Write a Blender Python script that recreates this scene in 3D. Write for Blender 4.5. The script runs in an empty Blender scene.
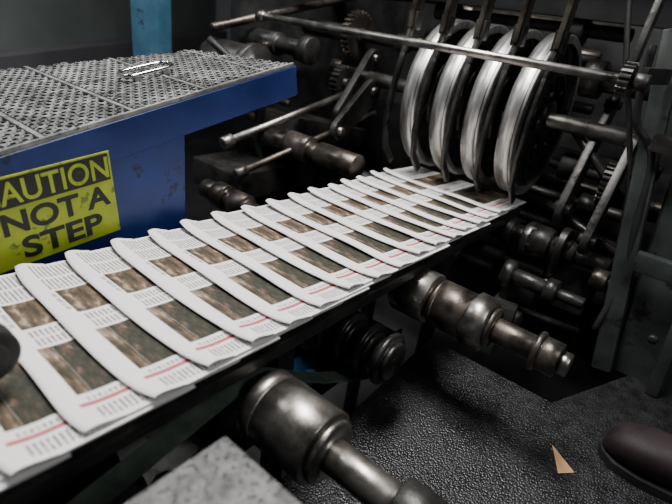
import bpy, bmesh, math, random
from mathutils import Vector, Matrix, Euler
random.seed(7)
Z0 = 1.0   # height of the paper stream above the floor; builder coords are relative to it

# ------------------------------------------------------------------ materials
def newmat(name):
    m = bpy.data.materials.new(name); m.use_nodes = True
    nt = m.node_tree; nt.nodes.clear()
    out = nt.nodes.new('ShaderNodeOutputMaterial'); b = nt.nodes.new('ShaderNodeBsdfPrincipled')
    nt.links.new(b.outputs[0], out.inputs[0])
    return m, nt, b
def N(nt, t, **k):
    n = nt.nodes.new(t)
    for a, v in k.items(): setattr(n, a, v)
    return n
def mth(nt, op, a, b=None):
    n = N(nt, 'ShaderNodeMath', operation=op)
    for i, x in enumerate((a, b)):
        if x is None: continue
        if isinstance(x, (int, float)): n.inputs[i].default_value = x
        else: nt.links.new(x, n.inputs[i])
    return n.outputs[0]
def mix(nt, f, a, b):
    n = N(nt, 'ShaderNodeMix', data_type='RGBA')
    for i, x in ((0, f), (6, a), (7, b)):
        if isinstance(x, (int, float)): n.inputs[i].default_value = x
        elif isinstance(x, tuple): n.inputs[i].default_value = x + (1,) if len(x) == 3 else x
        else: nt.links.new(x, n.inputs[i])
    return n.outputs[2]
def noise(nt, vec, scale, detail=4, rough=.6):
    n = N(nt, 'ShaderNodeTexNoise'); n.inputs['Scale'].default_value = scale
    n.inputs['Detail'].default_value = detail; n.inputs['Roughness'].default_value = rough
    nt.links.new(vec, n.inputs['Vector']); return n.outputs[0]
def ramp(nt, f, stops):
    r = N(nt, 'ShaderNodeValToRGB'); nt.links.new(f, r.inputs[0])
    while len(r.color_ramp.elements) < len(stops): r.color_ramp.elements.new(.5)
    for e, (p, c) in zip(r.color_ramp.elements, stops):
        e.position = p; e.color = tuple(c) + (1,) if len(c) == 3 else c
    return r.outputs[0]
def mapv(nt, vec, sc):
    n = N(nt, 'ShaderNodeMapping'); n.inputs['Scale'].default_value = sc
    nt.links.new(vec, n.inputs[0]); return n.outputs[0]
def surf(name, c1, c2, metallic=0., r1=.4, r2=.7, scale=12, bump=.2, bscale=60, stretch=(1, 1, 1), lo=.35, hi=.65, c3=None, c3lo=.58, voro=0):
    m, nt, b = newmat(name)
    tc = N(nt, 'ShaderNodeTexCoord').outputs['Object']
    v = mapv(nt, tc, stretch)
    n1 = noise(nt, v, scale, 8, .65)
    col = ramp(nt, n1, [(lo, c1), (hi, c2)])
    if c3:
        n3 = noise(nt, tc, scale * 3.1, 6, .7)
        f3 = ramp(nt, n3, [(c3lo, (0, 0, 0)), (c3lo + .05, (1, 1, 1))])
        col = mix(nt, f3, col, c3)
    nt.links.new(col, b.inputs['Base Color'])
    rr = N(nt, 'ShaderNodeMapRange'); nt.links.new(n1, rr.inputs[0])
    rr.inputs[1].default_value = .3; rr.inputs[2].default_value = .7
    rr.inputs[3].default_value = r1; rr.inputs[4].default_value = r2
    nt.links.new(rr.outputs[0], b.inputs['Roughness'])
    b.inputs['Metallic'].default_value = metallic
    if bump:
        if voro:
            vn = N(nt, 'ShaderNodeTexVoronoi'); vn.inputs['Scale'].default_value = voro; nt.links.new(tc, vn.inputs['Vector'])
            nb = mth(nt, 'MULTIPLY', vn.outputs['Distance'], -1.0)
        else: nb = noise(nt, v, bscale, 5, .6)
        bp = N(nt, 'ShaderNodeBump'); bp.inputs['Strength'].default_value = bump; bp.inputs['Distance'].default_value = .002
        nt.links.new(nb, bp.inputs['Height']); nt.links.new(bp.outputs[0], b.inputs['Normal'])
    return m
DARK = surf('oily_dark_steel', (.012, .012, .012), (.06, .057, .053), .55, .22, .5, 9, .5, 70, c3=(.09, .08, .068), c3lo=.62)
DARK2 = surf('grimy_cast_iron', (.006, .007, .007), (.024, .025, .024), .2, .45, .8, 7, .6, 50)
STEEL = surf('worn_machined_steel', (.16, .148, .135), (.42, .395, .365), .95, .24, .42, 14, .12, 120, (1, 1, 1), c3=(.10, .088, .075), c3lo=.62)
BRUSH = surf('brushed_wheel_steel', (.26, .255, .245), (.88, .86, .83), .9, .30, .45, 26, .12, 90, (.3, 3.5, .3))
BROWN = surf('grimy_brown_steel', (.04, .034, .029), (.155, .132, .112), .8, .25, .5, 16, .3, 80)
ALU = surf('galvanized_tread', (.13, .13, .13), (.42, .42, .41), .6, .4, .65, 16, .25, 90, c3=(.07, .07, .07))
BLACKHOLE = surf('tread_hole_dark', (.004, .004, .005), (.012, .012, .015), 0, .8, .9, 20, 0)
BLUE = surf('worn_blue_paint', (.007, .018, .10), (.013, .038, .185), 0, .28, .5, 6, .3, 30, c3=(.008, .013, .04), c3lo=.60)
POSTBLUE = surf('post_blue_paint', (.03, .09, .15), (.05, .14, .22), 0, .4, .6, 9, .2, 30, c3=(.02, .04, .06))
GREYGREEN = surf('grey_green_enamel', (.020, .025, .023), (.062, .072, .066), .1, .35, .6, 5, .3, 40, c3=(.02, .018, .016))
PLATE = surf('pebbled_black_plate', (.007, .007, .0075), (.02, .02, .022), .0, .26, .45, 30, 1., 170, voro=230)
RUBBER = surf('black_rubber', (.008, .008, .008), (.016, .016, .016), 0, .5, .7, 20, .2, 60)
BELTG = surf('dark_green_belt', (.05, .07, .055), (.10, .125, .10), 0, .4, .6, 30, .2, 90)
BLOCK = surf('scuffed_grey_block', (.07, .07, .07), (.21, .205, .20), .2, .4, .6, 40, .4, 60, c3=(.025, .025, .025), c3lo=.54)
WALL = surf('grimy_wall', (.12, .145, .14), (.21, .235, .225), 0, .6, .8, 1.2, .2, 10)
WALLD = surf('dark_wall_base', (.08, .075, .085), (.12, .115, .125), 0, .6, .8, 2, .2, 10)
FLOOR = surf('dark_concrete', (.02, .02, .023), (.05, .048, .052), 0, .5, .7, 2, .3, 30)
CEIL = surf('dark_ceiling', (.03, .03, .03), (.05, .05, .05), 0, .7, .9, 2, .1, 30)
SCRAP = surf('kraft_scrap', (.62, .36, .17), (.72, .45, .22), 0, .7, .8, 20, .1, 60)
LEATHER = surf('dark_leather', (.008, .003, .004), (.018, .007, .009), 0, .6, .8, 20, .3, 90)
CLOTH = surf('dark_trouser_cloth', (.012, .013, .018), (.02, .022, .03), 0, .8, .95, 30, .4, 200)
RAG = surf('blue_rag', (.03, .16, .36), (.06, .25, .46), 0, .7, .8, 30, .3, 90)
WASTE = surf('waste_paper', (.30, .29, .27), (.42, .40, .38), 0, .8, .9, 30, .3, 60)
CHROME = surf('chrome', (.6, .6, .6), (.8, .8, .8), 1., .1, .2, 20, 0)
YELLOW = surf('worn_yellow_green', (.27, .35, .012), (.43, .52, .03), 0, .45, .6, 9, .1, 40, c3=(.13, .18, .02), c3lo=.58)
INK = surf('sign_black', (.005, .006, .005), (.012, .015, .008), 0, .45, .6, 9, .1, 40, c3=(.04, .05, .012), c3lo=.66)

def paper_mat():
    m, nt, b = newmat('printed_newsprint')
    tc = N(nt, 'ShaderNodeTexCoord').outputs['Object']
    s = N(nt, 'ShaderNodeSeparateXYZ'); nt.links.new(tc, s.inputs[0])
    u, v = s.outputs[0], s.outputs[1]
    def rng(x, a, c): return mth(nt, 'MULTIPLY', mth(nt, 'GREATER_THAN', x, a), mth(nt, 'LESS_THAN', x, c))
    def box(a, c, d, e): return mth(nt, 'MULTIPLY', rng(u, a, c), rng(v, d, e))
    white = mix(nt, noise(nt, tc, 9, 2), (.77, .745, .735), (.85, .83, .82))
    rows = mth(nt, 'GREATER_THAN', mth(nt, 'SINE', mth(nt, 'MULTIPLY', u, 6.2832 / .0066)), -.1)
    words = mth(nt, 'GREATER_THAN', noise(nt, mapv(nt, tc, (152, 330, 1)), 1., 1), .38)
    t = mth(nt, 'MULTIPLY', rows, words)
    tz = mth(nt, 'ADD', box(.026, .3, .310, .346), box(.026, .3, .352, .392))
    tz = mth(nt, 'ADD', tz, box(.030, .3, .180, .199))
    tz = mth(nt, 'ADD', tz, box(.030, .3, .203, .221))
    tz = mth(nt, 'ADD', tz, box(.030, .3, .046, .053))
    tz = mth(nt, 'ADD', tz, box(.030, .3, .008, .030))
    col = mix(nt, mth(nt, 'MULTIPLY', t, mth(nt, 'MULTIPLY', tz, .82)), white, (.11, .10, .10))
    hw = mth(nt, 'GREATER_THAN', noise(nt, mapv(nt, tc, (1, 140, 1)), 1., 1), .46)
    hb = box(.020, .026, .24, .30)
    col = mix(nt, mth(nt, 'MULTIPLY', mth(nt, 'MULTIPLY', hb, hw), .6), col, (.08, .07, .07))
    p1 = ramp(nt, noise(nt, mapv(nt, tc, (2.2, .8, 1)), 24, 8, .7), [(.36, (.015, .014, .008)), (.48, (.055, .038, .02)), (.56, (.14, .09, .055)), (.66, (.46, .37, .29))])
    p2 = ramp(nt, noise(nt, mapv(nt, tc, (2., .9, 1)), 34, 8, .7), [(.38, (.008, .012, .005)), (.50, (.032, .028, .014)), (.58, (.09, .052, .036)), (.68, (.32, .20, .155))])
    col = mix(nt, box(.029, .3, .228, .304), col, p1)
    col = mix(nt, box(.026, .044, .060, .174), col, p1)
    col = mix(nt, box(.0442, .3, .060, .174), col, p2)
    col = mix(nt, box(.020, .3, .036, .043), col, (.44, .09, .10))
    nt.links.new(col, b.inputs['Base Color']); b.inputs['Roughness'].default_value = .75
    return m
PAPER = paper_mat()
def edge_mat():
    m, nt, b = newmat('page_edges')
    tc = N(nt, 'ShaderNodeTexCoord').outputs['Object']
    n = noise(nt, mapv(nt, tc, (6, 6, 900)), 1., 2)
    nt.links.new(ramp(nt, n, [(.38, (.25, .24, .23)), (.55, (.78, .75, .73))]), b.inputs['Base Color'])
    b.inputs['Roughness'].default_value = .85
    return m
EDGE = edge_mat()

# ------------------------------------------------------------------ mesh builder
def frame(ax):
    a = Vector(ax).normalized()
    t = Vector((0, 0, 1)) if abs(a.z) < .9 else Vector((1, 0, 0))
    p = a.cross(t).normalized(); return a, p, a.cross(p).normalized()
class B:
    def __init__(s): s.bm = bmesh.new(); s.mats = []
    def mi(s, m):
        if m not in s.mats: s.mats.append(m)
        return s.mats.index(m)
    def face(s, vs, mi):
        try:
            f = s.bm.faces.new(vs); f.material_index = mi; f.smooth = True; return f
        except ValueError: pass
    def lathe(s, o, ax, prof, mat, seg=40, inner=None):
        a, p, q = frame(ax); o = Vector(o); mi = s.mi(mat); rings = []
        for t, r in prof:
            c = o + a * t
            if r < 1e-6: rings.append([s.bm.verts.new(c)])
            else: rings.append([s.bm.verts.new(c + (p * math.cos(2 * math.pi * i / seg) + q * math.sin(2 * math.pi * i / seg)) * r) for i in range(seg)])
        for A, C in zip(rings, rings[1:]):
            for i in range(seg):
                j = (i + 1) % seg
                if len(A) == 1 and len(C) == 1: continue
                if len(A) == 1: s.face((A[0], C[j], C[i]), mi)
                elif len(C) == 1: s.face((A[i], A[j], C[0]), mi)
                else: s.face((A[i], A[j], C[j], C[i]), mi)
        if not inner:
            if len(rings[0]) > 1: s.face(list(reversed(rings[0])), mi)
            if len(rings[-1]) > 1: s.face(rings[-1], mi)
    def shaft(s, o, ax, segs, mat, seg=40, c=.0025):
        prof = []
        for t0, t1, r in segs: prof += [(t0, r - c), (t0 + c, r), (t1 - c, r), (t1, r - c)]
        s.lathe(o, ax, prof, mat, seg)
    def ring(s, o, ax, w, ro, ri, mat, seg=64, c=.003):
        prof = [(0, ri), (0, ro - c), (c, ro), (w - c, ro), (w, ro - c), (w, ri), (0, ri)]
        s.lathe(o, ax, prof, mat, seg, inner=True)
    def merge(s, t, mat):
        mi = s.mi(mat)
        for f in t.faces: f.material_index = mi; f.smooth = True
        bmesh.ops.recalc_face_normals(t, faces=t.faces)
        me = bpy.data.meshes.new('t'); t.to_mesh(me); t.free(); s.bm.from_mesh(me); bpy.data.meshes.remove(me)
    def box(s, c, size, mat, rot=(0, 0, 0), bev=.004):
        t = bmesh.new(); bmesh.ops.create_cube(t, size=1)
        M = Matrix.Translation(c) @ Euler(rot).to_matrix().to_4x4() @ Matrix.Diagonal((*size, 1))
        bmesh.ops.transform(t, matrix=M, verts=t.verts)
        if bev: bmesh.ops.bevel(t, geom=list(t.edges), offset=min(bev, min(size) * .3), segments=2, affect='EDGES', profile=.6)
        s.merge(t, mat)
    def beam(s, p0, p1, w, h, mat, bev=.004):
        p0, p1 = Vector(p0), Vector(p1); a, p, q = frame(p1 - p0)
        t = bmesh.new(); bmesh.ops.create_cube(t, size=1)
        R = Matrix((a, p, q)).transposed().to_4x4()
        M = Matrix.Translation((p0 + p1) / 2) @ R @ Matrix.Diagonal(((p1 - p0).length, w, h, 1))
        bmesh.ops.transform(t, matrix=M, verts=t.verts)
        if bev: bmesh.ops.bevel(t, geom=list(t.edges), offset=bev, segments=2, affect='EDGES', profile=.6)
        s.merge(t, mat)
    def prism(s, pts, o, U, V, thick, mat, bev=.003):
        U, V, o = Vector(U).normalized(), Vector(V).normalized(), Vector(o); W = U.cross(V)
        t = bmesh.new()
        lo = [t.verts.new(o + U * x + V * y) for x, y in pts]
        hi = [t.verts.new(o + U * x + V * y + W * thick) for x, y in pts]
        t.faces.new(list(reversed(lo))); t.faces.new(hi); n = len(pts)
        for i in range(n): t.faces.new((lo[i], lo[(i + 1) % n], hi[(i + 1) % n], hi[i]))
        if bev: bmesh.ops.bevel(t, geom=[e for e in t.edges if abs((e.verts[0].co - e.verts[1].co).normalized().dot(W)) < .5], offset=bev, segments=1, affect='EDGES')
        s.merge(t, mat)
    def link(s, p0, p1, r0, r1, thick, mat, n=Vector((0, 1, 0))):
        p0, p1 = Vector(p0), Vector(p1); U = (p1 - p0).normalized(); V = Vector(n).cross(U).normalized(); d = (p1 - p0).length
        k = math.acos(max(-1, min(1, (r0 - r1) / d))); pts = []
        for i in range(17): a = k + (2 * math.pi - 2 * k) * i / 16; pts.append((r0 * math.cos(a), r0 * math.sin(a)))
        for i in range(17): a = -k + 2 * k * i / 16; pts.append((d + r1 * math.cos(a), r1 * math.sin(a)))
        s.prism(pts, p0 - U.cross(V) * thick / 2, U, V, thick, mat)
        W = U.cross(V)
        for p, r in ((p0, r0), (p1, r1)):
            s.shaft(p - W * (thick * .5 + .012), W, [(0, thick + .024, r * .45)], STEEL if random.random() < .4 else DARK, 6, .002)
    def gear(s, o, ax, r, w, n, mat, hub=.3):
        a, p, q = frame(ax); pts = []
        for i in range(n):
            for f, rr in ((0, r * .88), (.2, r), (.5, r), (.7, r * .88)):
                t = 2 * math.pi * (i + f) / n; pts.append((rr * math.cos(t), rr * math.sin(t)))
        s.prism(pts, o, p, q, w, mat, 0)
        W = p.cross(q); s.shaft(Vector(o) - W * w * .5, W, [(0, w * 2, r * hub)], mat, 24)
    def tube(s, pts, r, mat, seg=10, sub=6):
        P = [Vector(p) for p in pts]; out = []
        if sub > 1 and len(P) > 2:
            Q = [P[0]] + P + [P[-1]]
            for i in range(1, len(Q) - 2):
                for k in range(sub):
                    t = k / sub; a, b_, c, d = Q[i - 1], Q[i], Q[i + 1], Q[i + 2]
                    out.append(.5 * ((2 * b_) + (c - a) * t + (2 * a - 5 * b_ + 4 * c - d) * t * t + (3 * b_ - a - 3 * c + d) * t ** 3))
            out.append(P[-1])
        else: out = P
        mi = s.mi(mat); rings = []; pp = None
        for i, c in enumerate(out):
            a = (out[min(i + 1, len(out) - 1)] - out[max(i - 1, 0)]).normalized()
            if pp is None: pp = frame(a)[1]
            pp = (pp - a * pp.dot(a)).normalized(); q = a.cross(pp)
            rings.append([s.bm.verts.new(c + (pp * math.cos(2 * math.pi * k / seg) + q * math.sin(2 * math.pi * k / seg)) * r) for k in range(seg)])
        for A, C in zip(rings, rings[1:]):
            for k in range(seg): s.face((A[k], A[(k + 1) % seg], C[(k + 1) % seg], C[k]), mi)
        s.face(list(reversed(rings[0])), mi); s.face(rings[-1], mi)
    def loft(s, rings, mat):
        mi = s.mi(mat); R = [[s.bm.verts.new(p) for p in r] for r in rings]; n = len(R[0])
        for A, C in zip(R, R[1:]):
            for k in range(n): s.face((A[k], A[(k + 1) % n], C[(k + 1) % n], C[k]), mi)
        s.face(list(reversed(R[0])), mi); s.face(R[-1], mi)
    def finish(s, name, parent=None, origin=None, recalc=False):
        if recalc: bmesh.ops.recalc_face_normals(s.bm, faces=s.bm.faces)
        for e in s.bm.edges:
            if len(e.link_faces) == 2 and e.calc_face_angle(0) > .6: e.smooth = False
        cs = [v.co for v in s.bm.verts]
        if origin is None:
            origin = Vector([(min(c[i] for c in cs) + max(c[i] for c in cs)) / 2 for i in range(3)])
        origin = Vector(origin)
        bmesh.ops.translate(s.bm, vec=-origin, verts=s.bm.verts)
        me = bpy.data.meshes.new(name); s.bm.to_mesh(me); s.bm.free()
        for m in s.mats: me.materials.append(m)
        ob = bpy.data.objects.new(name, me); bpy.context.collection.objects.link(ob)
        ob.location = origin + Vector((0, 0, Z0))
        if parent: ob.parent = parent; ob.matrix_parent_inverse = parent.matrix_world.inverted()
        return ob
def empty(name, loc=(0, 0, 0)):
    e = bpy.data.objects.new(name, None); e.empty_display_size = .1; e.location = loc; bpy.context.collection.objects.link(e)
    bpy.context.view_layer.update(); return e
Y = (0, 1, 0); NY = (0, -1, 0)
press = empty('printing_press', (1.8, .6, 0))

# ------------------------------------------------------------------ room
b = B(); b.box((1.5, 1.2, -1.05), (8, 9, .1), FLOOR, bev=0); b.finish('floor')
b = B(); b.box((1.5, 1.2, 2.25), (8, 9, .1), CEIL, bev=0); b.finish('ceiling')
d = Vector((1.27, .87, 0)).normalized(); yaw = math.atan2(d.y, d.x)
c = Vector((1.6, 3.385, 0)); nrm = Vector((-d.y, d.x, 0))
b = B(); b.box(c + nrm * .15 + Vector((0, 0, .6)), (6, .1, 3.2), WALL, (0, 0, yaw), 0); b.finish('wall_back')
b = B(); b.box(c + nrm * .03 + Vector((0, 0, -.49)), (6, .14, 1.02), WALLD, (0, 0, yaw), .01); b.finish('baseboard_back')

# ------------------------------------------------------------------ newspapers
S, L, W, TH = .079, .225, .40, .0046
ZP = -.022
news = empty('newspaper_stream', (.6, .62, Z0))
def newspaper(k, x):
    rnd = random.Random(k * 13 + 5)
    ph = rnd.random() * 6; b = B(); ny = 32
    U = [0.0, .003, .007, .013, .02, .03, .042, .056, .075, .1, .14, .18, L]
    def top(u, v):
        e = (v / W - .5) * 2
        puff = (.0045 + .006 * max(e, 0) ** 3 + .002 * max(-e, 0) ** 3 + .0014 * math.sin(v * 24 + ph)) * math.exp(-((u - .009) / .024) ** 2)
        return TH * (1 + (L - u) / S) + puff
    def thick(u, v): return TH * .72 + .002 * math.exp(-(u / .03) ** 2)
    rows = []
    for j in range(ny + 1):
        v = W * j / ny; e = abs(v / W - .5) * 2
        xo = .003 * math.sin(v * 14 + ph) + .010 * e ** 8
        pr = []
        for u in reversed(U): pr.append((u + (xo if u < .05 else 0) + (.003 if u == 0 else 0), v, top(u, v) - thick(u, v)))
        t0, k0 = top(0, v), thick(0, v)
        for a in (-.6, -.2, .2, .6):
            pr.append((xo + .003 - .004 * math.cos(a * 1.5), v, t0 - k0 / 2 + k0 / 2 * math.sin(a * 1.5)))
        for u in U: pr.append((u + (xo if u < .05 else 0) + (.003 if u == 0 else 0), v, top(u, v)))
        rows.append([b.bm.verts.new(p) for p in pr])
    mi = b.mi(PAPER); me_ = b.mi(EDGE)
    for A, C in zip(rows, rows[1:]):
        for i in range(len(A) - 1): b.face((A[i], A[i + 1], C[i + 1], C[i]), mi)
    for R, sgn in ((rows[0], 1), (rows[-1], -1)):
        n = len(R)
        for i in range(n // 2 - 1):
            f = (R[i], R[n - 1 - i], R[n - 2 - i], R[i + 1]); b.face(f if sgn > 0 else tuple(reversed(f)), me_)
    ob = b.finish('newspaper_%d' % k, None, (0, 0, 0), recalc=True)
    ob.rotation_euler = (0, 0, math.radians(rnd.uniform(-1., 1.)))
    ob.location = (x, .423 + rnd.uniform(-.006, .006), Z0 + .001 + ZP)
    ob.parent = news; ob.matrix_parent_inverse = news.matrix_world.inverted()
x = -.24; k = 0
while x < 1.33:
    newspaper(k, x); x += (S if x < .9 else S * .9) * random.Random(k).uniform(.97, 1.03); k += 1

# ------------------------------------------------------------------ conveyor
b = B()
for i in range(5): b.box((.62, .46 + i * .08, ZP - .004), (1.75, .035, .004), BELTG, bev=.001)
b.box((.62, .62, ZP - .014), (1.75, .40, .012), DARK, bev=.002)
b.box((.62, .428, ZP - .022), (1.75, .012, .026), DARK, bev=.002)
b.box((.62, .83, ZP - .026), (1.75, .012, .04), DARK, bev=.002)
for xx in (-.1, .3, .66, 1.05, 1.38): b.box((xx, .62, ZP - .026), (.03, .38, .016), DARK2)
for xx in (.0, .6, 1.3):
    for yy in (.54, .78): b.box((xx, yy, -.53), (.05, .03, .94), DARK2)
b.box((.62, .78, -.55), (1.4, .03, .06), DARK2)
b.box((.60, .62, -.35), (.9, .22, .012), DARK2); b.box((.6, .51, -.34), (.9, .008, .03), DARK)
b.finish('paper_conveyor')

# ------------------------------------------------------------------ rollers
b = B()
b.shaft((.43, .83, -.125), NY, [(0, .06, .02), (.06, .30, .03), (.30, .40, .02)], DARK)
b.shaft((.43, .435, -.125), NY, [(0, .02, .045), (.02, .045, .059), (.045, .15, .059)], STEEL)
b.shaft((.43, .285, -.125), NY, [(0, .012, .05), (.012, .125, .026)], STEEL)
b.shaft((.43, .16, -.125), NY, [(0, .055, .042), (.055, .07, .03), (.07, .16, .034)], DARK)
b.finish('conveyor_drive_roller')
b = B()
b.shaft((.92, 1.22, -.115), NY, [(0, .06, .03), (.06, .11, .04), (.11, .14, .028), (.14, .20, .038), (.2, .34, .024), (.34, .74, .02)], BROWN)
b.shaft((.92, .48, -.115), NY, [(0, .01, .05), (.01, .095, .060)], STEEL)
b.shaft((.92, .385, -.115), NY, [(0, .008, .035), (.008, .018, .054), (.018, .09, .054)], BROWN)
b.shaft((.92, .297, -.115), NY, [(0, .05, .062)], STEEL, 6, .006)
b.shaft((.92, .25, -.115), NY, [(0, .012, .045), (.012, .10, .028), (.10, .112, .042), (.112, .15, .036)], BROWN)
b.shaft((.92, .10, -.115), NY, [(0, .02, .024)], STEEL, 6)
b.finish('conveyor_drive_roller')
b = B()
b.shaft((.75, .86, -.19), NY, [(0, .50, .018)], DARK)
for i in range(9): b.shaft((.75, .80 - i * .05, -.19), NY, [(0, .012, .042), (.012, .026, .058), (.026, .038, .042)], DARK)
b.finish('ringed_idler_roller')
b = B()
b.shaft((1.43, 1.15, -.09), NY, [(0, .05, .035), (.05, .3, .02), (.3, .7, .03), (.7, .75, .045), (.75, .8, .03), (.8, .86, .05), (.86, .93, .034), (.93, 1.02, .024)], DARK)
b.shaft((1.43, .37, -.09), NY, [(0, .035, .052)], STEEL, 6, .004)
b.finish('delivery_end_roller', press)
b = B()
b.shaft((1.22, 1.26, .01), NY, [(0, .1, .03), (.1, .2, .045), (.2, .24, .03), (.24, .40, .04)], BROWN)
b.finish('side_roller', press)

# ------------------------------------------------------------------ fan wheels
WC = Vector((1.53, 0, .232)); WR = .228
for i in range(4):
    yc = .462 + i * .104; b = B(); o = WC + Vector((0, yc, 0)); w = .050
    b.ring(o - Vector((0, w / 2, 0)), Y, w, WR, WR - .022, BRUSH, 96)
    b.ring(o - Vector((0, w / 2 - .008, 0)), Y, .0025, WR + .001, WR - .01, DARK, 96, .001)
    b.ring(o - Vector((0, .012, 0)), Y, .024, WR - .021, .05, DARK2, 48)
    b.ring(o - Vector((0, w * .45, 0)), Y, w * .9, .135, .122, DARK, 48)
    b.ring(o - Vector((0, .03, 0)), Y, .06, .055, .0235, DARK, 40)
    for kk in range(12):
        a0 = kk * math.pi / 6; pts = []
        for t in range(9):
            r = .06 + (WR - .083) * t / 8; a = a0 + 1.1 * t / 8; pts.append((o.x + r * math.cos(a), o.z + r * math.sin(a)))
        poly = pts + [(px + .005, pz + .005) for px, pz in reversed(pts)]
        b.prism(poly, (0, yc + w * .4, 0), (1, 0, 0), (0, 0, 1), w * .8, DARK, 0)
    for kk in range(6):
        a = kk * math.pi / 3; b.shaft(o + Vector((.085 * math.cos(a), -.02, .085 * math.sin(a))), NY, [(0, .01, .008)], STEEL, 6, .001)
    b.finish('delivery_fan_wheel')
b = B()
b.shaft((WC.x, 1.1, WC.z), NY, [(0, .9, .0225)], STEEL)
b.finish('fan_wheel_shaft', press)
b = B()
for i in range(5):
    yy = .410 + i * .104
    b.beam((1.40, yy, .95), (1.34, yy, .42), .014, .045, BROWN)
    pts = [(1.345, .45), (1.315, .36), (1.290, .26), (1.282, .16), (1.300, .08), (1.345, .03)]
    for A, C in zip(pts, pts[1:]): b.beam((A[0], yy, A[1]), (C[0] + (C[0] - A[0]) * .08, yy, C[1] + (C[1] - A[1]) * .08), .010, .022, DARK, .002)
    b.box((1.345, yy, .44), (.03, .03, .05), DARK)
b.box((1.42, .62, .66), (.05, .85, .06), DARK2)
b.finish('stripper_fingers', press)

# ------------------------------------------------------------------ cross rod
b = B()
b.shaft((1.25, 1.38, .387), NY, [(0, .03, .018), (.03, 1.14, .0105)], STEEL, 24, .001)
b.gear((1.25, .235, .387), NY, .036, .022, 18, DARK)
b.shaft((1.25, .21, .387), NY, [(0, .03, .02)], DARK, 6)
b.finish('cross_rod', press)

# ------------------------------------------------------------------ step guard box
guard = empty('step_guard_box', (.3, 1.0, 0))
b = B()
sl = math.atan(.21); UX = Vector((math.cos(sl), 0, math.sin(sl)))
b.prism([(-.25, -1.0), (.60, -1.0), (.60, .200), (-.25, .022)], (0, 1.17, 0), (1, 0, 0), (0, 0, 1), .306, BLUE, .003)
deck = [(-.25, .862), (.925, .862), (.86, 1.16), (.33, 1.43), (-.25, 1.6)]
b.prism(deck, Vector((0, 0, .127)) - UX.cross(Vector(Y)) * .078, UX, Y, .072, BLUE, .003)
b.finish('guard_body', guard)
def inside(px, py, m=.012):
    if py < .862 + m: return False
    if px > .925 - m - (py - .862) * .218: return False
    if py > 1.16 + (.86 - px) * .51 - m: return False
    return True
b = B(); Nn = UX.cross(Vector(Y)); ma, mh = b.mi(ALU), b.mi(BLACKHOLE)
if Nn.z < 0: Nn = -Nn
O = Vector((0, 0, .127)) - Nn * .004
p = .0185; iy = 0; yy = .88
while yy < 1.6:
    ix = 0; xx = -.02 + (p / 2 if iy % 2 else 0)
    while xx < .93:
        if inside(xx, yy) and (xx % .165) > .014:
            cc = O + UX * xx + Vector(Y) * yy
            def ringv(rx, ry, z): return [b.bm.verts.new(cc + UX * rx * math.cos(q * math.pi / 3) + Vector(Y) * ry * math.sin(q * math.pi / 3) + Nn * z) for q in range(6)]
            a = ringv(.0095, .0098, 0); t1 = ringv(.0078, .0078, .004 + random.uniform(-.0006, .0006)); i1 = ringv(.0054, .0058, .004); i2 = ringv(.0050, .0054, .0002)
            for A, C, m_ in ((a, t1, ma), (t1, i1, ma), (i1, i2, mh)):
                for q in range(6): b.face((A[q], A[(q + 1) % 6], C[(q + 1) % 6], C[q]), m_)
            b.face(i2, mh)
        xx += p
    yy += p * .86; iy += 1
for f in b.bm.faces: f.smooth = False
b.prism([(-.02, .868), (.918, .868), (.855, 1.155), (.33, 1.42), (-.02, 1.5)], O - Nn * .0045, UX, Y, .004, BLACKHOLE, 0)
q = 0.
while q < .9:
    ymax = min(1.5, 1.155 + (.86 - q) * .5)
    if q > .05: b.beam(O + UX * (q + .006) + Vector((0, .87, 0)) + Nn * .002, O + UX * (q + .006) + Vector((0, ymax, 0)) + Nn * .002, .010, .005, ALU, .001)
    q += .165
b.beam(O + UX * -.02 + Vector((0, .866, 0)) + Nn * .001, O + UX * .92 + Vector((0, .866, 0)) + Nn * .001, .006, .008, ALU, .001)
b.finish('grip_tread', guard)
b = B(); hc = O + UX * .645 + Vector((0, 1.05, 0)) + Nn * .016
pts = []
for k in range(33):
    a = 2 * math.pi * k / 32; ca, sa = math.cos(a), math.sin(a)
    pts.append(hc + UX * .058 * (abs(ca) ** .5) * (1 if ca > 0 else -1) + Vector(Y) * .026 * (abs(sa) ** .5) * (1 if sa > 0 else -1))
b.tube(pts, .005, CHROME, 8, 1)
b.box(hc - UX * .035 - Vector((0, .022, .006)), (.02, .014, .02), ALU, (0, -sl, 0)); b.box(hc + UX * .035 - Vector((0, .022, .006)), (.02, .014, .02), ALU, (0, -sl, 0))
b.finish('lift_handle', guard)

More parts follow.
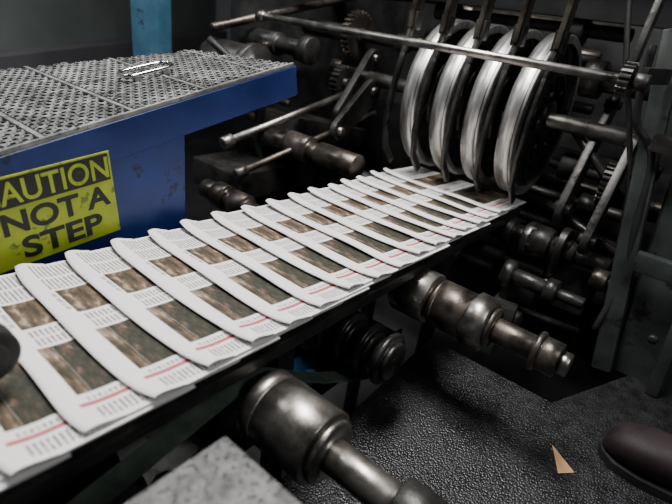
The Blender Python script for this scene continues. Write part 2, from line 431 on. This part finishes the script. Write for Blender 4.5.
# ------------------------------------------------------------------ caution sign
th = math.radians(7)
SU = Vector((math.cos(th), 0, math.sin(th))); SV = Vector((-math.sin(th) * .6, 0, math.cos(th))).normalized()
So = Vector((.215, .8615, -.026)); sw, sh = .232, .162
sign = empty('caution_sign', So + Vector((0, 0, Z0)))
b = B(); b.prism([(0, 0), (sw, 0), (sw, sh), (0, sh)], So, SU, SV, .002, YELLOW, .0005); b.finish('sign_plate', sign)
b = B(); b.prism([(.004, .108), (sw - .004, .108), (sw - .004, sh - .004), (.004, sh - .004)], So + Vector((0, -.002, 0)), SU, SV, .0006, INK, 0)
b.finish('sign_header', sign)
def text(s, u0, u1, v0, v1, mat, dy, name, off=.02):
    cu = bpy.data.curves.new(name, 'FONT'); cu.body = s; cu.size = 1; cu.extrude = .004; cu.offset = off
    t = bpy.data.objects.new(name, cu); bpy.context.collection.objects.link(t)
    dg = bpy.context.evaluated_depsgraph_get(); me = bpy.data.meshes.new_from_object(t.evaluated_get(dg))
    bpy.data.objects.remove(t)
    xs = [v.co.x for v in me.vertices]; ys = [v.co.y for v in me.vertices]
    x0, x1, y0, y1 = min(xs), max(xs), min(ys), max(ys)
    for v in me.vertices:
        uu = u0 + (v.co.x - x0) / (x1 - x0) * (u1 - u0); vv = v0 + (v.co.y - y0) / (y1 - y0) * (v1 - v0)
        v.co = SU * uu + SV * vv + Vector((0, -dy - v.co.z * .05, 0))
    me.materials.clear(); me.materials.append(mat)
    ob = bpy.data.objects.new(name, me); bpy.context.collection.objects.link(ob)
    ob.location = So + Vector((0, 0, Z0)); ob.parent = sign; ob.matrix_parent_inverse = sign.matrix_world.inverted()
text('CAUTION', .012, .226, .113, .153, YELLOW, .003, 'letters_caution', .012)
text('NOT A', .036, .222, .060, .101, INK, .0024, 'letters_not_a', .032)
text('STEP', .058, .200, .010, .051, INK, .0024, 'letters_step', .032)

# ------------------------------------------------------------------ hold down wheel
b = B()
b.ring((.115, .535, .055), Y, .03, .035, .02, RUBBER, 40); b.shaft((.115, .53, .055), Y, [(0, .04, .021)], RUBBER)
b.beam((.115, .575, .055), (-.12, .575, .16), .008, .02, DARK); b.shaft((.115, .56, .055), Y, [(0, .03, .008)], STEEL)
b.finish('hold_down_wheel')

# ------------------------------------------------------------------ flat belt
b = B(); mi = b.mi(BELTG)
path = [(.03, -.185), (.12, -.165), (.2, -.147), (.30, -.125), (.39, -.106), (.415, -.1025), (.43, -.1015), (.445, -.1035), (.50, -.135), (.62, -.215), (.75, -.285), (.88, -.345)]
Q = [Vector((px, .456, pz)) for px, pz in path]; R = []
for i, q in enumerate(Q):
    tg = (Q[min(i + 1, len(Q) - 1)] - Q[max(i - 1, 0)]).normalized(); nn = Vector((-tg.z, 0, tg.x)) * .002; yy = Vector((0, .019, 0))
    R.append([b.bm.verts.new(q - yy - nn), b.bm.verts.new(q + yy - nn), b.bm.verts.new(q + yy + nn), b.bm.verts.new(q - yy + nn)])
for A, C in zip(R, R[1:]):
    for k in range(4): b.face((A[k], A[(k + 1) % 4], C[(k + 1) % 4], C[k]), mi)
b.finish('flat_drive_belt', recalc=True)

# ------------------------------------------------------------------ near block
b = B()
b.box((.06, .20, -.10), (.42, .235, .20), BLOCK, bev=.006)
b.box((.06, .20, -.60), (.30, .16, .80), DARK2)
b.finish('steel_cover_block')

# ------------------------------------------------------------------ floor plate platform
b = B()
b.prism([(.35, -1.2), (1.6, -1.2), (1.5, -.06), (1.11, .10), (1.11, .447), (.35, .40)], (0, 0, -.362), (1, 0, 0), (0, 1, 0), .012, PLATE, .002)
b.prism([(.37, -1.18), (1.55, -1.18), (1.45, -.07), (1.09, .08), (1.09, .43), (.37, .38)], (0, 0, -1.0), (1, 0, 0), (0, 1, 0), .638, DARK2, .002)
b.finish('platform_floor_plate')
b = B(); b.prism([(.972, .056), (.902, .021), (.930, -.004)], (0, 0, -.349), (1, 0, 0), (0, 1, 0), .001, SCRAP, 0); b.finish('paper_scrap')

# ------------------------------------------------------------------ shoe + trouser leg
toe = Vector((1.05, -.025, -.35))
worker = empty('worker_leg', toe + Vector((.03, -.25, Z0)))
dirv = Vector((.02, -1, 0)).normalized(); side = Vector((1, .02, 0)).normalized()
def sect(t, hw, z0, z1, n=20, off=0):
    c = toe + dirv * t + side * off; out = []
    for i in range(n):
        a = 2 * math.pi * i / n; ca, sa = math.cos(a), math.sin(a)
        out.append(c + side * hw * math.copysign(abs(ca) ** .75, ca) + Vector((0, 0, (z0 + z1) / 2 + (z1 - z0) / 2 * math.copysign(abs(sa) ** .8, sa))))
    return out
b = B(); b.loft([sect(*q) for q in [(.0, .012, .02, .04), (.008, .03, .015, .062), (.03, .048, .014, .084), (.07, .056, .014, .094), (.12, .054, .014, .102), (.16, .046, .014, .112), (.20, .040, .014, .125), (.25, .038, .014, .13), (.29, .034, .014, .12), (.305, .015, .02, .10)]], LEATHER)
for i in range(5): b.tube([toe + dirv * (.12 + i * .017) + side * sx + Vector((0, 0, .102 + i * .007 - abs(sx) * .25)) for sx in (-.025, 0, .025)], .0025, RUBBER, 6, 3)
b.finish('shoe_upper', worker, recalc=True)
b = B(); b.loft([[Vector((q.x, q.y, toe.z + z)) for q in [toe + dirv * t_ + side * s_ for t_, s_ in
   [(-.004, 0), (.004, .028), (.03, .052), (.08, .060), (.14, .054), (.2, .044), (.27, .042), (.30, .03), (.31, 0), (.30, -.03), (.27, -.042), (.2, -.044), (.14, -.054), (.08, -.060), (.03, -.052), (.004, -.028)]]] for z in (.001, .012, .02)], RUBBER)
b.finish('shoe_sole', worker, recalc=True)
b = B(); rings = []
for z, r, dx in [(.10, .055, 0), (.16, .062, 0), (.3, .066, .01), (.45, .074, .02), (.6, .08, .03)]:
    cc = toe + dirv * (.25 + dx) + Vector((0, 0, z)); rings.append([cc + side * r * math.cos(2 * math.pi * i / 20) + dirv * r * math.sin(2 * math.pi * i / 20) for i in range(20)])
b.loft(rings, CLOTH); b.finish('trouser_leg', worker, recalc=True)

# ------------------------------------------------------------------ background press
b = B()
b.box((2.55, .3, .1), (.1, 3.4, 2.2), DARK2, bev=.01)
b.box((2.2, 1.62, .1), (1.7, .06, 2.2), DARK2, bev=.01)
b.box((1.9, -.55, 0), (1.1, .08, 2.0), DARK2, bev=.01)
b.prism([(0, 0), (-.28, 0), (-.55, .9), (.10, .95)], (1.40, .03, -.36), (0, 1, 0), (.1, .0, 1), .06, GREYGREEN, .006)
b.beam((1.37, .045, -.35), (1.47, .20, .5), .05, .04, GREYGREEN, .006)
b.beam((1.36, -.08, -.35), (1.45, -.02, .5), .03, .03, GREYGREEN, .006)
b.box((1.36, .0, -.02), (.03, .16, .05), GREYGREEN, (0, 0, 0), .006); b.box((1.39, .06, .25), (.03, .18, .04), DARK, (.1, 0, 0), .006)
for z in (-.2, .2): b.shaft((1.345 + (z + .35) * .1, -.03 + (z + .2) * .12, z), (-1, 0, 0), [(0, .014, .013)], DARK, 6)
b.finish('side_frame', press)
b = B()
for xx, zz, w in ((1.85, .55, .08), (1.95, .15, .10), (1.8, -.25, .08), (1.70, .74, .06)): b.box((xx, .6, zz), (w, 1.9, w), DARK2)
for i in range(18):
    xx = random.uniform(1.8, 2.3); zz = random.uniform(-.5, .6); y0 = random.uniform(.1, .7)
    b.shaft((xx, y0 + .6, zz), NY, [(0, .1, .03), (.1, .5, .018), (.5, .56, random.uniform(.03, .06)), (.56, .7, .022)], random.choice([DARK, BROWN, DARK2]))
b.finish('cross_members', press)
b = B()
b.link((1.45, .30, .02), (1.62, .30, .30), .045, .03, .02, DARK)
b.link((1.42, .26, -.07), (1.50, .26, -.32), .05, .035, .022, DARK)
b.link((1.38, .20, -.02), (1.52, .20, .22), .04, .028, .02, DARK)
b.box((1.50, .22, -.20), (.12, .14, .14), GREYGREEN, bev=.01)
b.box((1.40, .32, -.24), (.10, .10, .10), DARK, bev=.01)
b.box((1.30, .33, -.30), (.34, .10, .06), GREYGREEN, bev=.008)
b.box((1.22, .30, -.24), (.10, .05, .06), DARK, (0, .3, .2), .008)
b.gear((1.56, .24, .10), NY, .07, .025, 28, DARK)
b.shaft((1.46, .17, .18), NY, [(0, .03, .035), (.03, .06, .02)], DARK); b.shaft((1.40, .16, -.12), NY, [(0, .04, .03), (.04, .08, .015)], BROWN)
b.shaft((1.30, .36, -.16), NY, [(0, .03, .04), (.03, .12, .022), (.12, .15, .034), (.15, .22, .016)], DARK)
b.shaft((1.55, .38, .36), NY, [(0, .05, .05), (.05, .2, .03), (.2, .23, .04)], DARK)
for i in range(4): b.shaft((1.36 + i * .035, .27, -.19 + i * .005), NY, [(0, .014, .011)], STEEL if i % 2 else DARK, 6, .001)
for (p0, p1) in (((1.33, .30, -.27), (1.43, .14, -.31)), ((1.52, .36, .0), (1.44, .12, -.05)), ((1.55, .40, .25), (1.5, .14, .05))): b.shaft(p0, Vector(p1) - Vector(p0), [(0, (Vector(p1) - Vector(p0)).length, .012)], DARK, 20)
b.tube([(1.38, .22, .46), (1.40, .20, .30), (1.42, .14, .22), (1.40, .11, .05), (1.39, .09, -.1), (1.36, .10, -.25)], .009, RUBBER)
b.tube([(1.45, .33, .6), (1.42, .27, .42), (1.46, .22, .28), (1.47, .16, .1), (1.43, .12, -.1)], .007, RUBBER)
b.beam((1.30, .235, .36), (1.38, .235, .62), .015, .04, DARK); b.beam((1.25, .195, .40), (1.42, .17, .40), .012, .035, DARK)
b.finish('bearing_linkage', press)
b = B()
b.shaft((.98, 1.22, .02), Vector((.55, -.10, .17)), [(0, .04, .02), (.04, .55, .012), (.55, .60, .022)], STEEL)
b.shaft((.98, 1.15, -.06), Vector((.55, -.10, .17)), [(0, .04, .018), (.04, .6, .011)], BROWN)
b.link((1.42, 1.10, .10), (1.55, 1.10, .30), .05, .03, .025, DARK); b.link((1.30, 1.02, .08), (1.46, 1.02, .20), .035, .045, .02, DARK)
b.gear((1.62, 1.25, .36), NY, .085, .03, 26, BROWN); b.gear((1.50, 1.20, .20), NY, .06, .03, 20, DARK)
b.shaft((1.62, 1.5, .36), NY, [(0, .2, .03), (.2, .45, .02), (.45, .5, .03)], DARK)
b.shaft((1.35, 1.55, .30), NY, [(0, .18, .04), (.18, .3, .028), (.3, .34, .045)], DARK)
b.shaft((1.20, 1.55, .22), NY, [(0, .20, .075), (.20, .23, .085), (.23, .30, .03)], DARK)
b.box((1.5, 1.35, -.02), (.5, .3, .12), DARK, (0, .2, .1), .01); b.box((1.25, 1.35, -.15), (.4, .25, .10), DARK, bev=.01)
b.shaft((1.3, 1.5, .48), Vector((.9, -.35, .05)), [(0, .9, .016)], BROWN); b.shaft((1.15, 1.5, .33), Vector((.9, -.1, .22)), [(0, .8, .014)], BROWN)
b.tube([(1.1, 1.45, .3), (1.2, 1.3, .15), (1.25, 1.35, -.05), (1.3, 1.3, -.2)], .012, RUBBER)
for i in range(10): b.shaft((1.2 + random.uniform(0, .6), 1.3 + random.uniform(0, .2), random.uniform(.0, .4)), NY, [(0, .05, random.uniform(.012, .03))], random.choice([DARK, BROWN, STEEL]), 6)
b.finish('folder_linkage', press)
b = B(); b.box((1.06, 1.72, .2), (.10, .10, 2.4), POSTBLUE, (0, 0, .5), .006); b.box((1.06, 1.72, -.98), (.2, .2, .03), POSTBLUE, (0, 0, .5), .004); b.finish('blue_support_post')
def crumple(name, c, sx, sy, mat, seed, amp=.02, rot=0):
    r = random.Random(seed); b = B(); n = 10; g = []
    for i in range(n):
        g.append([b.bm.verts.new(Vector(c) + Vector((math.cos(rot) * (i / (n - 1) - .5) * sx - math.sin(rot) * (j / (n - 1) - .5) * sy, math.sin(rot) * (i / (n - 1) - .5) * sx + math.cos(rot) * (j / (n - 1) - .5) * sy, r.uniform(0, amp) + amp * math.sin(i * 1.1 + j * .7)))) for j in range(n)])
    for i in range(n - 1):
        for j in range(n - 1): b.face((g[i][j], g[i + 1][j], g[i + 1][j + 1], g[i][j + 1]), b.mi(mat))
    return b.finish(name)
crumple('blue_rag', (.70, .565, -.328), .10, .08, RAG, 3, .014)
crumple('waste_paper', (.36, .60, -.328), .13, .12, WASTE, 5, .014)
crumple('waste_paper', (.84, .62, -.328), .10, .10, WASTE, 8, .014, .4)

# ------------------------------------------------------------------ lights
def area(name, loc, tgt, size, power, col, sy=None):
    l = bpy.data.lights.new(name, 'AREA'); l.energy = power; l.size = size; l.color = col
    if sy: l.shape = 'RECTANGLE'; l.size_y = sy
    o = bpy.data.objects.new(name, l); bpy.context.collection.objects.link(o)
    o.location = Vector(loc) + Vector((0, 0, Z0)); o.rotation_euler = (Vector(tgt) - Vector(loc)).to_track_quat('-Z', 'Y').to_euler()
area('fill_lamp', (.80, .80, 1.9), (.9, .6, 0), 1.0, 82, (1, .98, .96), .4)
area('fill_lamp', (.4, -1.1, 1.6), (1.3, .3, -.1), .7, 13, (.95, .98, 1), .7)  # added fill from the right front, lifts the dark side machinery
area('fill_lamp', (.2, 2.2, 1.8), (.9, 2.6, 0), .6, 17, (.92, .97, 1), .6)
w = bpy.data.worlds.new('world'); bpy.context.scene.world = w; w.use_nodes = True
w.node_tree.nodes['Background'].inputs[0].default_value = (.6, .63, .68, 1); w.node_tree.nodes['Background'].inputs[1].default_value = .045

# ------------------------------------------------------------------ camera
R_ = Vector((.6369, -.7605, .1261)).normalized(); F_ = Vector((.7218, .5310, -.4440)).normalized()
U_ = R_.cross(F_).normalized(); R_ = F_.cross(U_).normalized()
cam = bpy.data.cameras.new('camera'); co = bpy.data.objects.new('camera', cam); bpy.context.collection.objects.link(co)
co.matrix_world = Matrix.Translation((0, 0, .45 + Z0)) @ Matrix((R_, U_, -F_)).transposed().to_4x4()
cam.sensor_width = 36; cam.lens = 493 / 672 * 36; cam.clip_start = .02
cam.dof.use_dof = True; cam.dof.focus_distance = 1.05; cam.dof.aperture_fstop = 2.8
bpy.context.scene.camera = co
